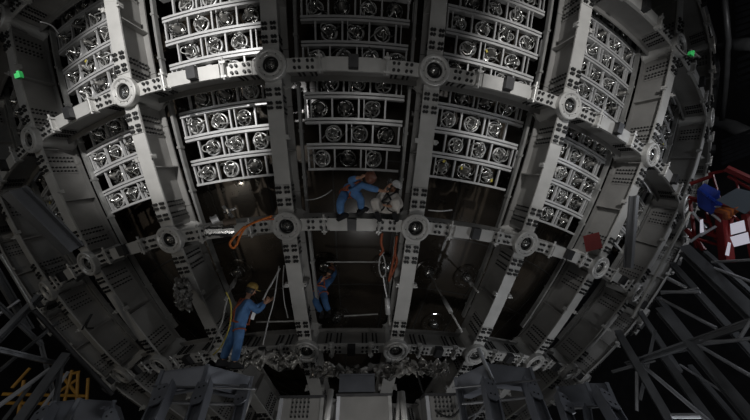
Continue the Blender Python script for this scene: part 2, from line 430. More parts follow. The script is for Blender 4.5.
for b in range(-4, 5):
    lonc = 12*b
    # two mounting rails
    for sd in (-1, 1):
        def F(t, lonc=lonc, sd=sd):
            E, N, O = axes(t, lonc+sd*4.8); return sph(t, lonc+sd*4.8, 19.27), E, O
        lo_, hi_ = -59, -27
        mr = MB().bar(F, lo_, hi_, 24, -.03, .03, -.05, .05)
        for t in np.arange(lo_+1, hi_, 2.9): mr.bar(F, t, t+.16, 1, -.045, .045, -.065, .065)
        if any(seen(sph(t, lonc+sd*4.8, 19.27), 0) for t in (-57, -50, -45, -40, -35)):
            p0 = sph(lo_, lonc+sd*4.8, 19.27); o = mr.build('mounting_rail', M['rail'], None, T(p0).inverted()); o.location = p0
            tag(o, f'long grey mounting rail along the {"left" if sd<0 else "right"} edge of sensor racks, {short_bay(b)}', 'rail', 'mounting rails beside the ribs')
    base = rails_for(b)
    # racks: one module of four rows each
    for mdl in range(3):
        r0 = mdl*4; rows = [r for r in range(r0, r0+4)]
        vis = [r for r in rows if any(seen(sph(base+(r+.5)*PITCH, lonc+d, RG), 6) for d in (-4, 0, 4))]
        if not vis: continue
        ctr = sph(base+r0*PITCH, lonc, RG)
        e = empty('sensor_rack', f'curved pale steel rack of sensors, {["lowest","second from bottom","topmost"][mdl]} module, {short_bay(b)}', 'rack', T(ctr), 'sensor racks between the ribs')
        inv = T(ctr).inverted()
        xa, xb = (lonc-4.45, lonc+4.45) if abs(b) < 2 else (lonc-4.7, lonc+4.7)
        if b in (-1,) : xa = lonc-4.3
        for r in vis:
            la = base + r*PITCH; lt = la + PITCH
            for (l2, u0, u1) in ((la, .0, .05), (lt, -.05, -.0)):
                def F(t, l2=l2):
                    E, N, O = axes(l2, t); return sph(l2, t, RG), N, O
                MB().bar(F, xa, xb, 8, u0+(.012 if u0 == 0 else -.012)*1, u1+(.012 if u0 == 0 else -.012), -.05, .05).build('rail', WHITE, e, inv)
            step = .565/(RG*math.cos(R_(la+.8)))*180/math.pi
            off = (r % 2)*.5*step + rr.uniform(-.1, .1)
            n = int((xb-xa)/step)
            cells = []
            x = xa + step*.5 + (off if (r % 2) else .1)
            while x < xb - step*.3:
                cells.append(x); x += step
            def F(t, la=la): 
                E, N, O = axes(la+PITCH/2, t); return sph(la+PITCH/2, t, RG), E, N
            hh = R_(PITCH)*RG/2 - .06
            xs = [c-step*.5 for c in cells] + [cells[-1]+step*.5]
            for qi, px_ in enumerate(xs):
                if px_ < xa+.1: px_ = xa+.1
                if px_ > xb-.1: px_ = xb-.1
                p, E, N = F(px_); O = E.cross(N)
                MB().box(p, .035, hh*2, .05, (E, N, O)).build('post', WHITE, e, inv)
                if (qi + r) % 2 == 0:
                    MB().box(p+E*.11, .02, hh*2, .04, (E, N, O)).build('post', WHITE, e, inv)
            ci = 0
            for c in cells:
                P = sph(la+PITCH/2, c, RG-.02)
                ci += 1
                if not seen(P, 8) or cnt >= 300: continue
                var = rr.choice((0, 1, 2, 2, 3, 0, 1, 2, 0))
                m4 = frame(la+PITCH/2, c, RG-.03) @ Matrix.Rotation(rr.uniform(0, 6.28), 4, 'Z') @ Matrix.Rotation(rr.uniform(-.12, .12), 4, 'X')
                s = empty('glass_sensor', f'{LOOK[var]} sensor, {NTH[ci-1]} from left, {NTH[r]} row up, {short_bay(b)}', 'sensor', m4, 'glass sensors in the racks')
                for n_, me in SPC[var]:
                    o = bpy.data.objects.new(n_, me); C.objects.link(o); o.parent = s
                cnt += 1
print('SENSORS', cnt)

# ------------------------------------------------------------------ acrylic nodes + tie rods
def lat_lon(P):
    d = Vector(P)-CEN; r = d.length
    return math.degrees(math.asin(d.z/r)), math.degrees(math.atan2(d.x, -d.y))-LON0
nodes = [(325, 265, None), (385, 266, None), (337, 316, None), (240, 271, None), (428, 271, None), (465, 276, None), (433, 322, None)]
NN = ['lit by the hanging worker', 'behind the looped white sling', 'between the bottom hubs', 'above the leaning worker', 'beside the bright reflection', 'right of the bright reflection', 'above the lower right crossbeam']
NP = []
for i, (x, y, _) in enumerate(nodes):
    d = ray(x, y); c0 = CAMP-CEN; bq = c0.dot(d); D = bq*bq-(c0.dot(c0)-RA*RA); P = CAMP + d*(-bq-math.sqrt(D)); NP.append(P)
    la, lo = lat_lon(P)
    e = empty('anchor_disc', f'round glossy anchor disc on the dark sphere, {NN[i]}', 'disc', frame(la, lo, RA), 'anchor discs on the dark sphere')
    MB().lathe([(.42, 0), (.42, .03), (.38, .05), (.3, .05), (.28, .03), (.2, .03), (.17, .06), (.1, .07), (0, .07)], (0, 0, 0), (0, 0, 1), 32).build('disc', M['acrylic'], e)
    MB().lathe([(.14, .05), (.14, .16), (.11, .2), (.05, .21), (0, .21)], (0, 0, 0), (0, 0, 1), 20).build('boss', M['chrome'], e, smooth=True)
    rb = MB()
    for q in range(10):
        a = q*.628; p = Vector((math.cos(a)*.34, math.sin(a)*.34, .05)); rb.cyl(p, p+Vector((0, 0, .02)), .016, 6)
    rb.build('disc_bolts', M['chrome'], e)['kind'] = 'stuff'
def tie_rod(a, b, label, sw=.6):
    a, b = Vector(a), Vector(b); d = (b-a)
    e = empty('tie_rod', label, 'rod', T(b), 'tie rods to the dark sphere'); inv = T(b).inverted()
    MB().cyl(a, b, .022, 10).build('shaft', M['hub'], e, inv, smooth=True)
    MB().cyl(a+d*sw, a+d*(sw+.22), .055, 12).build('turnbuckle', M['rack'], e, inv, smooth=True)
    MB().cyl(a, a+d*.06, .06, 12, .03).build('end_fitting', M['chrome'], e, inv, smooth=True)
tie_rod(NP[4], at(462, 332, 7.3), 'slim steel tie rod slanting down from disc beside the bright reflection', .52)
tie_rod(NP[1], at(390, 325, 7.4), 'slim steel tie rod with white sleeve below the looped sling', .5)
tie_rod(NP[5], at(478, 292, 7.2), 'short steel tie rod right of the bright reflection', .4)
tie_rod(NP[3], at(225, 300, 7.2), 'short tie rod behind the leaning worker', .4)
for (x1, y1, x2, y2, lb) in ((327, 262, 381, 262, 'horizontal steel bar behind the hanging blue worker'), (344, 316, 378, 314, 'horizontal steel bar beside the lowest anchor disc'), (256, 322, 296, 321, 'horizontal steel bar in front of the leaning worker')):
    a, b = at(x1, y1, 7.9), at(x2, y2, 7.9)
    o = MB().cyl(T(a).inverted()@a, T(a).inverted()@b, .022, 8).build('steel_bar', M['rail']); o.location = a; tag(o, lb, 'bar')

# ------------------------------------------------------------------ small extras on beams
def strap(name, pts, r, m, label, cat):
    P = [at(*p) for p in pts]; o_ = P[0]
    # smooth the path
    out = []
    for i in range(len(P)-1):
        p0 = P[max(i-1, 0)]; p1 = P[i]; p2 = P[i+1]; p3 = P[min(i+2, len(P)-1)]
        for t in (0, .25, .5, .75):
            out.append(.5*((2*p1)+(p2-p0)*t+(2*p0-5*p1+4*p2-p3)*t*t+(3*p1-p0-3*p2+p3)*t**3))
    out.append(P[-1])
    ob = MB().tube([q-o_ for q in out], r, 6).build(name, m, smooth=True); ob.location = o_; tag(ob, label, cat); return ob
strap('lifting_sling', [(272, 216, 5.75), (258, 221, 5.7), (246, 227, 5.68), (240, 236, 5.68), (237, 244, 5.7), (233, 248, 5.72), (230, 243, 5.7), (237, 234, 5.65), (245, 226, 5.65)], .02, M['orange'], 'bright orange webbing sling looped over the middle ring crossbeam', 'sling')
strap('lifting_sling', [(274, 219, 5.76), (262, 220, 5.72), (250, 224, 5.7), (243, 229, 5.7)], .02, M['orange_dark'], 'rust-coloured sling trailing along the middle crossbeam to the hub', 'sling')
strap('lifting_sling', [(382, 233, 6.2), (381, 243, 6.4), (383, 250, 6.5), (380, 255, 6.6)], .03, M['orange_dark'], 'short rust-coloured strap hanging under the seated white-clad worker', 'sling')
strap('lifting_sling', [(397, 236, 6.3), (395, 252, 6.4), (397, 262, 6.5), (391, 276, 6.6), (389, 280, 6.6), (393, 262, 6.5), (396, 248, 6.4)], .028, M['orange_dark'], 'rust-coloured sling hanging beside the right rib of workers\' bay', 'sling')
strap('rope_loop', [(380, 250, 6.6), (384, 258, 6.6), (386, 272, 6.6), (382, 277, 6.6), (379, 268, 6.6), (380, 258, 6.6), (384, 252, 6.6)], .016, M['rack'], 'white rope loop hanging below the seated worker', 'rope')
strap('rope', [(383, 276, 6.6), (385, 288, 6.7), (387, 298, 6.8)], .018, M['rack'], 'white rope joining loop and metal sleeve below seated worker', 'rope')
o = MB().cyl((0, 0, 0), at(388, 314, 6.95)-at(387, 298, 6.8), .055, 12).build('rope_sleeve', M['rack'], smooth=True); o.location = at(387, 298, 6.8); tag(o, 'pale cylindrical sleeve at the end of the hanging white rope', 'sleeve')
strap('rope', [(208, 353, 6.7), (214, 340, 6.6), (222, 322, 6.5), (225, 308, 6.5), (228, 297, 6.5)], .016, M['cable'], 'pale rope rising beside the leaning worker\'s back', 'rope')
strap('rope', [(213, 355, 6.6), (222, 345, 6.5), (230, 325, 6.5), (231, 305, 6.5), (226, 292, 6.5)], .014, M['tag'], 'yellowish rope curving behind the leaning worker', 'rope')
strap('rope', [(263, 300, 6.9), (268, 290, 6.9), (275, 278, 6.9), (280, 268, 6.9)], .02, M['rack'], 'pale diagonal rod in front of the leaning worker\'s hands', 'rod')
strap('rope', [(263, 345, 6.8), (268, 322, 6.8), (274, 300, 6.8), (279, 266, 6.8)], .013, M['rack'], 'taut white line dropping in front of the leaning worker', 'rope')
strap('rope', [(288, 318, 6.8), (284, 300, 6.8), (283, 282, 6.8), (284, 265, 6.8)], .012, M['cable'], 'slack grey line hanging left of the nearest left rib', 'rope')
strap('cable', [(305, 200, 6.3), (315, 199, 6.2), (325, 195, 6.2), (332, 190, 6.3)], .012, M['rack'], 'thin white cable curling behind the crouching blue worker\'s knees', 'cable')
strap('cable', [(428, 210, 6.2), (440, 211, 6.2), (452, 210, 6.4)], .014, M['rack'], 'thin white cable lying right of the seated white-clad worker', 'cable')
strap('cable', [(0, 254, 6.2), (12, 273, 6.3), (33, 309, 6.6)], .02, M['rail'], 'thin grey line slanting along the far left rib', 'cable')
strap('cable', [(82, 330, 6.4), (86, 322, 6.4), (92, 314, 6.4), (86, 327, 6.4), (94, 328, 6.4)], .012, M['black'], 'black cable loop on the lower left rib web', 'cable')
strap('cable', [(40, 22, 6.2), (52, 26, 6.2), (60, 35, 6.2)], .012, M['black'], 'short black cable hooked on the top left rib', 'cable')
strap('cable', [(676, 45, 7.6), (684, 54, 7.6), (696, 57, 7.6), (690, 50, 7.6), (700, 58, 7.6)], .018, M['black'], 'black cable tangle by the green tape at upper right', 'cable')
strap('cable', [(417, 372, 6.8), (424, 395, 6.6), (437, 412, 6.4), (452, 417, 6.3), (463, 405, 6.3)], .018, M['black'], 'black cable looping beside the central lower frame', 'cable')
for (x, y, d, lb) in ((19, 76, 6.35, 'green tape wrapped on the far left rib flange'), (691, 54, 7.5, 'green tape at the cable tangle, upper right')):
    p = at(x, y, d); E, N, O = axes(*lat_lon(p)[:2])
    mb = MB().box((0, 0, 0), .09, .06, .04, (E, N, O)).box(N*.04+E*.02, .04, .03, .04, (E, N, O)); o = mb.build('green_tape', M['green']); o.location = p; tag(o, lb, 'tape')
# crossed tool and parts left of the sling
p = at(227, 213, 5.8)
e = empty('hoist_tackle', 'crossed steel tackle standing on the middle crossbeam by the orange sling', 'tackle', T(p))
MB().cyl(at(223, 206, 5.8)-p, at(235, 220, 5.8)-p, .03, 8).build('arm', M['rail'], e)
MB().cyl(at(224, 213, 5.8)-p, at(236, 208, 5.8)-p, .022, 8).cyl(at(228, 209, 5.75)-p, at(230, 216, 5.75)-p, .03, 8).build('hook', M['chrome'], e)
for (x1, y1, x2, y2, m_, rd, nm, lb) in ((205, 231, 234, 230, 'chrome', .085, 'hydraulic_cylinder', 'shiny horizontal cylinder clamped under the orange sling'),
                                  (211, 221, 218, 218, 'rack', .06, 'pipe_stub', 'pale pipe stub on the middle crossbeam left of sling'),
                                  (223, 223, 236, 221, 'wood', .06, 'rusty_drum', 'brown rusty drum on the middle crossbeam by the tackle')):
    a, b_ = at(x1, y1, 5.68), at(x2, y2, 5.68)
    mb = MB().cyl((0, 0, 0), b_-a, rd, 14); dd = (b_-a); mb.cyl(dd*.12, dd*.2, rd*1.25, 14); mb.cyl(dd*.8, dd*.95, rd*1.2, 14)
    o = mb.build(nm, M[m_]); o.location = a; tag(o, lb, 'cylinder' if 'cyl' in nm else ('pipe' if 'pipe' in nm else 'drum'))

# ------------------------------------------------------------------ setting: pool floor and wall
fl = MB().lathe([(0, 0), (21.75, 0)], (0, 0, 0), (0, 0, 1), 96); o = fl.build('floor', M['floor']); o['kind'] = 'structure'
wl = MB().lathe([(21.75, 0), (21.75, 44)], (0, 0, 0), (0, 0, 1), 120); o = wl.build('wall_pool', M['concrete'], smooth=True); o['kind'] = 'structure'

# ------------------------------------------------------------------ steel members between two image points
def member(name, x1, y1, x2, y2, d1, d2, w_, h_, m, label, cat='beam', group=None, tubeish=False, parent=None, inv=None):
    a, b = at(x1, y1, d1), at(x2, y2, d2)
    if parent and name in ('chord', 'strut'):      # members that leave the picture run on to the floor or the wall
        v = b-a
        if x2 > 742 or y2 > 418: b = b + v*min(1.2, 3.5/v.length) if (b+v*min(1.2, 3.5/v.length)).z > .1 else b + v*max(0, (b.z-.1)/max(.01, -v.z))
        if x1 < 2: a = a - v*min(1, 2.5/v.length)
    d = (b-a).normalized(); S = d.cross(Vector((0, 0, 1))).normalized(); U = S.cross(d)
    L = (b-a).length; mb = MB(); c = (b-a)/2
    fr = (d, S, U)
    if tubeish: mb.cyl((0, 0, 0), b-a, w_/2, 10)
    else:
        mb.box(c+U*(h_/2-.02), L, w_, .03, fr); mb.box(c-U*(h_/2-.02), L, w_, .03, fr); mb.box(c, L, .03, h_-.06, fr)
    if parent:
        mb2 = MB(); mb2.v = [tuple(inv @ (Vector(q)+a)) for q in mb.v]; mb2.f = mb.f
        return mb2.build(name, m, parent)
    o = mb.build(name, m); o.location = a; tag(o, label, cat, group); return o
def truss(label, pt, members, group):
    members = [(a, b, c, d, e_, f, g_*(.56 if k != 'L' else .8), k) for a, b, c, d, e_, f, g_, k in members]
    p = at(*pt); e = empty('support_truss', label, 'truss', T(p), group); inv = T(p).inverted()
    for (x1, y1, x2, y2, d1, d2, w_, kind) in members:
        if kind == 'I': member('chord', x1, y1, x2, y2, d1, d2, w_, w_*1.2, M['truss'], '', parent=e, inv=inv)
        elif kind == 'L': member('strut', x1, y1, x2, y2, d1, d2, w_, w_, M['truss_light'], '', tubeish=True, parent=e, inv=inv)
        else: member('strut', x1, y1, x2, y2, d1, d2, w_, w_*1.1, M['truss'], '', tubeish=False, parent=e, inv=inv)
g = 'steel support trusses beside the shell'
truss('big grey support truss running to the lower right corner', (694, 341, 10), [
    (660, 310, 760, 428, 10.5, 9, .30, 'I'), (627, 365, 760, 319, 10.5, 9.5, .2, 'I'), (641, 358, 700, 347, 10.4, 9.9, .12, 'S'), (694, 345, 755, 338, 9.9, 9.5, .09, 'L'),
    (698, 345, 756, 379, 9.8, 9.0, .09, 'L'), (700, 341, 733, 341, 9.8, 9.6, .07, 'L'), (740, 338, 750, 322, 9.5, 9.5, .07, 'L'), (671, 416, 700, 416, 9.2, 9.2, .12, 'L')], g)
truss('dark lattice leg below the far right rib', (645, 380, 10), [
    (618, 332, 676, 432, 10.5, 9.5, .28, 'I'), (641, 364, 712, 424, 10.3, 9.5, .11, 'L'), (663, 356, 716, 430, 10.6, 9.6, .26, 'I'), (680, 365, 722, 391, 10.4, 9.9, .07, 'L'),
    (637, 372, 637, 411, 10, 9.8, .09, 'L'), (655, 330, 640, 400, 10.8, 10.4, .12, 'S'), (690, 366, 745, 430, 10.8, 10.0, .16, 'S'), (612, 372, 655, 360, 10.4, 10.4, .12, 'S')], g)
truss('grey truss with pale cross struts right of the far right rib', (700, 290, 11), [
    (684, 249, 765, 327, 11, 9.8, .40, 'I'), (672, 264, 760, 362, 11.4, 10.2, .22, 'I'), (667, 278, 687, 288, 11, 11, .12, 'L'), (661, 292, 700, 292, 11, 10.8, .1, 'L'),
    (661, 294, 698, 288, 11, 10.8, .05, 'L'), (661, 299, 716, 328, 11, 10.4, .10, 'L'), (658, 298, 700, 352, 11.4, 10.8, .22, 'I'), (640, 312, 680, 372, 11.6, 11.0, .2, 'S')], g)
truss('pair of bright converging struts under the red platform', (712, 262, 10.5), [
    (712, 262, 758, 259.5, 10.5, 9.8, .07, 'L'), (714, 268, 760, 285, 10.5, 9.8, .08, 'L'), (705, 252, 760, 300, 11.5, 10.8, .16, 'S')], g)
truss('grey truss legs fanning in the lower left corner', (40, 385, 9), [
    (14, 428, 66, 355, 9, 9.6, .26, 'I'), (0, 405, 50, 369, 9.2, 9.5, .1, 'L'), (56, 403, 62, 357, 9.2, 9.6, .12, 'S'), (-8, 348, 55, 363, 9.5, 9.8, .16, 'S'),
    (-5, 432, 30, 386, 9.2, 9.6, .1, 'S'), (30, 425, 68, 372, 9.4, 9.8, .08, 'L')], g)
truss('dark slanting truss at the left edge below the far left rib', (15, 320, 10), [
    (-8, 345, 40, 296, 10, 10.4, .2, 'I'), (-6, 375, 58, 322, 10, 10.4, .1, 'S'), (-6, 300, 42, 345, 10.5, 10.5, .14, 'S'), (-6, 268, 30, 330, 10.8, 10.8, .2, 'I'), (-6, 318, 20, 300, 10.6, 10.6, .08, 'L'), (40, 340, 60, 420, 10.8, 10.4, .14, 'S')], g)
# yellow scaffold lower left
p = at(60, 390, 12); e = empty('yellow_scaffold', 'yellow tube scaffold behind the lower left truss', 'scaffold', T(p)); inv = T(p).inverted()
for (x1, y1, x2, y2) in ((2, 394, 88, 396), (6, 403, 86, 404), (12, 388, 30, 368), (60, 420, 72, 370), (76, 415, 78, 372), (46, 378, 80, 372), (40, 405, 76, 380), (62, 376, 80, 398), (18, 418, 24, 380), (86, 416, 88, 378)):
    member('scaffold_tube', x1, y1, x2, y2, 12, 12, .07, .07, M['yellow'], '', tubeish=True, parent=e, inv=inv)
# diagonal braces close to the ribs
member('diagonal_brace', 14, 190, 74, 250, 6.6, 6.6, .2, .22, M['truss'], 'wide grey diagonal brace crossing between the two leftmost ribs')
member('diagonal_brace', 634, 196, 628, 268, 8.2, 8.0, .08, .16, M['truss'], 'dark upright brace between the two rightmost ribs')
member('edge_pipe', 34, 310, 112, 394, 6.6, 7.6, .06, .06, M['dark'], 'long grey pipe along the edge of the lower left shell', 'pipe', tubeish=True)
member('edge_pipe', 690, 212, 632, 318, 8.3, 7.6, .05, .05, M['rail'], 'long grey pipe along the edge of the right shell', 'pipe', tubeish=True)

# ------------------------------------------------------------------ foreground bracket frames
def bracket(pts, d, label, legs, m='paint', plate=True):
    """pts: left, middle, right image points of the top edge; a deep channel on splayed legs"""
    P = [at(x, y, dd) for x, y, dd in pts]; o_ = P[1]
    e = empty('bracket_frame', label, 'frame', T(o_), 'grey bracket frames below the shell')
    for a, b in ((P[0]-o_, P[1]-o_), (P[1]-o_, P[2]-o_)):
        dr = (b-a).normalized(); S = Vector((0, 0, 1)).cross(dr).normalized(); U = dr.cross(S); L = (b-a).length; c = (a+b)/2 - U*.13
        mb = MB().box(c, L, .02, .26, (dr, S, U)); mb.box(c+U*.13+S*.14, L, .30, .02, (dr, S, U)); mb.box(c-U*.13+S*.14, L*1.03, .34, .02, (dr, S, U))
        mb.build('channel', M[m], e)
    for i in (0, 1, 2):
        q = P[i]-o_; MB().box(q+Vector((0, -.02, -.13)), .05, .03, .3).build('stiffener', M[m], e)
    for (x1, y1, x2, y2, d1, d2, w_) in legs:
        a, b = at(x1, y1, d1)-o_, at(x2, y2, d2)-o_; dr = (b-a).normalized(); S = dr.cross(Vector((0, 1, 0))).normalized(); U = S.cross(dr)
        L = (b-a).length; c = (a+b)/2
        mb = MB().box(c, L, w_, .02, (dr, S, U)).box(c+S*w_/2, L, .02, w_, (dr, S, U)).box(c-S*w_/2, L, .02, w_, (dr, S, U)); mb.build('leg', M[m], e)
        if plate and w_ > .1:
            # bolted gusset plate: an eight-sided plate with holes shown by bolts
            c = a + dr*.22; pl = [(-.18, -.03), (-.15, -.08), (.05, -.1), (.19, -.07), (.2, .03), (.14, .09), (-.05, .09), (-.15, .05)]
            Y = -U
            mb = MB().loft([[c+dr*u+S*v+Y*z for u, v in pl] for z in (.07, .09)]); gp = mb.build('gusset_plate', M['paint'], e)
            bo = MB()
            for u in (-.08, .1):
                for v in (-.03, .03): bo.cyl(c+dr*u+S*v+Y*.09, c+dr*u+S*v+Y*.1, .012, 6)
            bo.build('plate_bolts', M['bolt'], gp)['kind'] = 'stuff'
    return e, o_
e, o_ = bracket([(163, 372, 5.6), (208, 366, 5.6), (252, 378, 5.9)], 5.6, 'grey bracket frame under the leaning worker\'s feet', [(168, 386, 150, 426, 5.5, 5.0, .16), (206, 384, 192, 428, 5.5, 5.0, .16), (246, 386, 236, 428, 5.8, 5.3, .12)])
for (x1, y1, x2, y2, r_) in ((152, 386, 256, 389, .02), (160, 402, 242, 405, .03), (205, 384, 240, 386, .02)):
    a, b = at(x1, y1, 5.5), at(x2, y2, 5.5); MB().cyl(a-o_, b-o_, r_*.7, 8).build('tie_bar', M['truss'], e)
e, o_ = bracket([(455, 379, 5.9), (487, 364, 5.6), (530, 369, 5.8)], 5.6, 'grey bracket frame right of centre with diagonal strut across hub', [(487, 381, 498, 426, 5.5, 5.0, .16), (528, 382, 545, 428, 5.7, 5.1, .16), (459, 389, 466, 428, 5.8, 5.3, .07)])
for (x1, y1, x2, y2, r_) in ((478, 348, 493, 381, .05), (452, 388, 540, 380, .02), (462, 404, 530, 397, .03), (463, 420, 500, 402, .02), (485, 385, 487, 425, .025), (470, 424, 494, 392, .02)):
    a, b = at(x1, y1, 5.5), at(x2, y2, 5.5); MB().cyl(a-o_, b-o_, r_*.7, 8).build('tie_bar', M['truss'], e)
e, o_ = bracket([(557, 388, 6.2), (586, 384, 6.1), (606, 384, 6.2)], 6, 'grey bracket frame at the lower right between shell and truss', [(560, 396, 572, 430, 6.1, 5.6, .12), (600, 392, 622, 428, 6.1, 5.6, .16), (585, 396, 590, 428, 6.3, 5.8, .07)])
a, b = at(572, 408, 6.1), at(602, 406, 6.1); MB().cyl(a-o_, b-o_, .02, 8).build('tie_bar', M['truss'], e)
e, o_ = bracket([(54, 403, 6.4), (80, 400, 6.3), (115, 402, 6.4)], 6, 'low grey bracket frame in the lower left corner', [(50, 408, 38, 430, 6.3, 6.0, .12), (112, 410, 118, 430, 6.3, 6.0, .12)])

# ------------------------------------------------------------------ crumpled film and platform units at the bottom
def crumple(x0, x1, y, d, amp, label, seed):
    from mathutils import noise
    n = 70; k = 22; o_ = at((x0+x1)/2, y, d); mb = MB()
    for i in range(n):
        for j in range(k):
            u = i/(n-1); v = j/(k-1); sag = math.sin(u*9+seed)*.3
            p = at(x0+(x1-x0)*u, y-amp+2*amp*v+amp*sag*.6, d)
            q = Vector((u*9, v*4, seed*3.1))
            p += Vector((noise.noise(q*1.3), noise.noise(q*1.1+Vector((5, 0, 0)))*1.6, noise.noise(q*1.7+Vector((0, 9, 0)))))*.14
            p += Vector((0, noise.noise(q*4)*.08, noise.noise(q*4+Vector((3, 0, 0)))*.05))
            mb.v.append(tuple(p-o_))
    for i in range(n-1):
        for j in range(k-1): a = i*k+j; mb.f += [(a, a+1, a+k+1, a+k)]
    o = mb.build('crumpled_film', M['film'], smooth=True); o.location = o_
    md = o.modifiers.new('s', 'SOLIDIFY'); md.thickness = .004
    tag(o, label, 'film')
crumple(238, 300, 360, 7.1, 7, 'crumpled clear film bundled right of the leaning worker\'s feet', 1)
crumple(392, 448, 368, 7.2, 6, 'crumpled clear film heaped below the nearest right hub', 2)
crumple(176, 190, 294, 7.7, 14, 'shiny crumpled film hanging between two lower left ribs', 5)
crumple(312, 392, 372, 7.3, 5, 'crumpled clear film sheet between the two bottom hubs', 3)
def unit(x0, x1, y0, y1, d, label, holes, m='steel_web'):
    A = at((x0+x1)/2, y1, d); e = empty('floor_unit', label, 'unit', T(A), 'platform units under the sphere')
    s = (at(x1, (y0+y1)/2, d)-at(x0, (y0+y1)/2, d)).length; h = (at(x0, y0, d)-at(x0, y1, d)).length
    MB().box((0, .3, h/2), s, .55, h).build('casing', M[m], e)
    MB().box((0, .27, h+.02), s*1.04, .62, .04).build('top_plate', M['dark'], e)
    MB().box((-s/2+.03, 0, h/2), .06, .06, h).build('post', M['truss_light'], e); MB().box((s/2-.03, 0, h/2), .06, .06, h).build('post', M['rail'], e)
    if holes:
        b = MB()
        for i in range(5):
            for j in range(5):
                c = Vector((-s*.2+i*.07, .022, h*.3+j*.07)); b.cyl(c, c-Vector((0, .03, 0)), .02, 6)
        b.build('casing_bolts', M['bolt'], e)['kind'] = 'stuff'
unit(336, 392, 396, 425, 6.2, 'plain grey box unit at the bottom centre', False)
unit(276, 322, 398, 425, 6.4, 'bolted grey box unit left of the bottom centre', True)
unit(428, 462, 396, 425, 6.4, 'bolted grey box unit right of the bottom centre', True)
for (x1, y1, x2, y2, r_, lb) in ((331, 390, 326, 425, .05, 'bright upright post left of the bottom centre box'), (402, 392, 405, 425, .05, 'bright upright post right of the bottom centre box'), (399, 392, 397, 425, .03, 'thin grey post beside the right bright post'), (250, 392, 238, 425, .06, 'shiny slanting pipe beside the left bracket frame')):
    a, b = at(x1, y1, 6.0), at(x2, y2, 5.8); o = MB().cyl((0, 0, 0), b-a, r_, 12).build('upright_post', M['hub'], smooth=True); o.location = a; tag(o, lb, 'post')
p = at(357, 383, 6.8); o = MB().box((0, 0, 0), .7, .03, .32).box((0, -.02, .14), .72, .03, .03).box((0, -.02, -.14), .72, .03, .03).build('blue_grey_plate', M['paint']); o.location = p; tag(o, 'blue-grey plate hanging behind the bottom centre box', 'plate')

# ------------------------------------------------------------------ red platform on the right
p = at(720, 215, 11); e = empty('red_platform', 'red steel access platform at the right edge', 'platform', T(p)); inv = T(p).inverted()
for (x1, y1, x2, y2, w_) in ((690, 184, 712, 176, .07), (708, 174, 728, 170, .06), (726, 168, 760, 184, .14), (728, 176, 760, 194, .06), (688, 197, 760, 214, .07), (690, 200, 716, 206, .05), (722, 210, 727, 262, .22), (731, 218, 726, 262, .08),
        (700, 230, 724, 238, .12), (690, 200, 696, 248, .06), (686, 229, 704, 250, .1), (704, 190, 752, 232, .05), (746, 214, 756, 262, .14), (706, 212, 716, 240, .05), (694, 238, 722, 246, .06), (712, 172, 720, 200, .04), (734, 172, 740, 196, .04), (698, 218, 712, 224, .05)):
    a, b = at(x1, y1, 11), at(x2, y2, 11); L = (b-a).length; dr = (b-a).normalized(); S = Vector((0, -1, 0)).cross(dr).normalized(); U = dr.cross(S)
    MB().box((a+b)/2-p, L, w_, w_*.7, (dr, S, U)).build('frame_bar', M['red'], e)
for (x1, y1, x2, y2) in ((704, 204, 722, 208), (692, 212, 706, 228), (700, 236, 716, 226), (690, 242, 706, 230), (712, 214, 722, 222)):
    a, b = at(x1, y1, 10.9), at(x2, y2, 10.9); MB().cyl(a-p, b-p, .03, 8).build('guard_rail', M['truss_light'], e)
def panel(x0, y0, x1, y1, x2, y2, x3, y3, d, m, name, label, cat, th=.05):
    Q = [at(x0, y0, d), at(x1, y1, d), at(x2, y2, d), at(x3, y3, d)]; o_ = Q[0]; n = (Q[1]-Q[0]).cross(Q[3]-Q[0]).normalized()*th
    o = MB().hexa([q-o_ for q in Q]+[q-o_+n for q in Q]).build(name, M[m]); o.location = o_; tag(o, label, cat); return o
e2 = empty('blue_crate', 'blue plastic crate with ribbed side on the red platform', 'crate', T(at(703, 195, 10.8))); inv2 = e2.matrix_world.inverted()
q = [at(697, 190, 10.8), at(704, 183, 10.8), at(720, 191, 10.8), at(711, 199, 10.8)]; dn = Vector((.1, .3, -.25))
MB().hexa([inv2@x for x in q]+[inv2@(x+dn) for x in q]).build('bin', M['blue'], e2)
for i in range(6):
    a = q[0].lerp(q[3], i/5.5)+Vector((0, -.05, -.02)); MB().cyl(inv2@a, inv2@(a+Vector((-.05, -.05, -.28))), .03, 6).build('rib', M['blue'], e2)
panel(716, 200, 737, 188, 770, 196, 745, 214, 10.6, 'glass', 'tilted_sheet', 'tilted grey glass sheet on the red platform', 'panel')
panel(730, 224, 744, 220, 746, 231, 731, 235, 10.6, 'lit', 'lit_panel', 'upper glowing lilac window panel below the grey glass', 'panel')
panel(730, 237, 748, 232, 750, 243, 734, 247, 10.6, 'lit', 'lit_panel', 'lower glowing lilac window panel below the grey glass', 'panel')
panel(728, 242, 731, 243, 729, 256, 725, 255, 10.6, 'lit', 'light_tube', 'short bright light tube under the glowing panels', 'lamp')
panel(700, 220, 703, 219, 704, 232, 700, 233, 10.6, 'lit', 'light_tube', 'small bright lamp between red posts', 'lamp')
e3 = empty('orange_roll', 'ribbed orange roll hanging from the red platform', 'roll', T(at(729, 214, 10.7))); inv3 = e3.matrix_world.inverted()
for i in range(6):
    a, b = at(716+i*2.6, 210-i*.4, 10.7), at(726+i*1.8, 219-i*1.6, 10.7); MB().tube([inv3@a, inv3@((a+b)/2+Vector((0, -.1, -.03))), inv3@b], .06, 8).build('fold', M['orange'] if i % 2 else M['orange_dark'], e3, smooth=True)
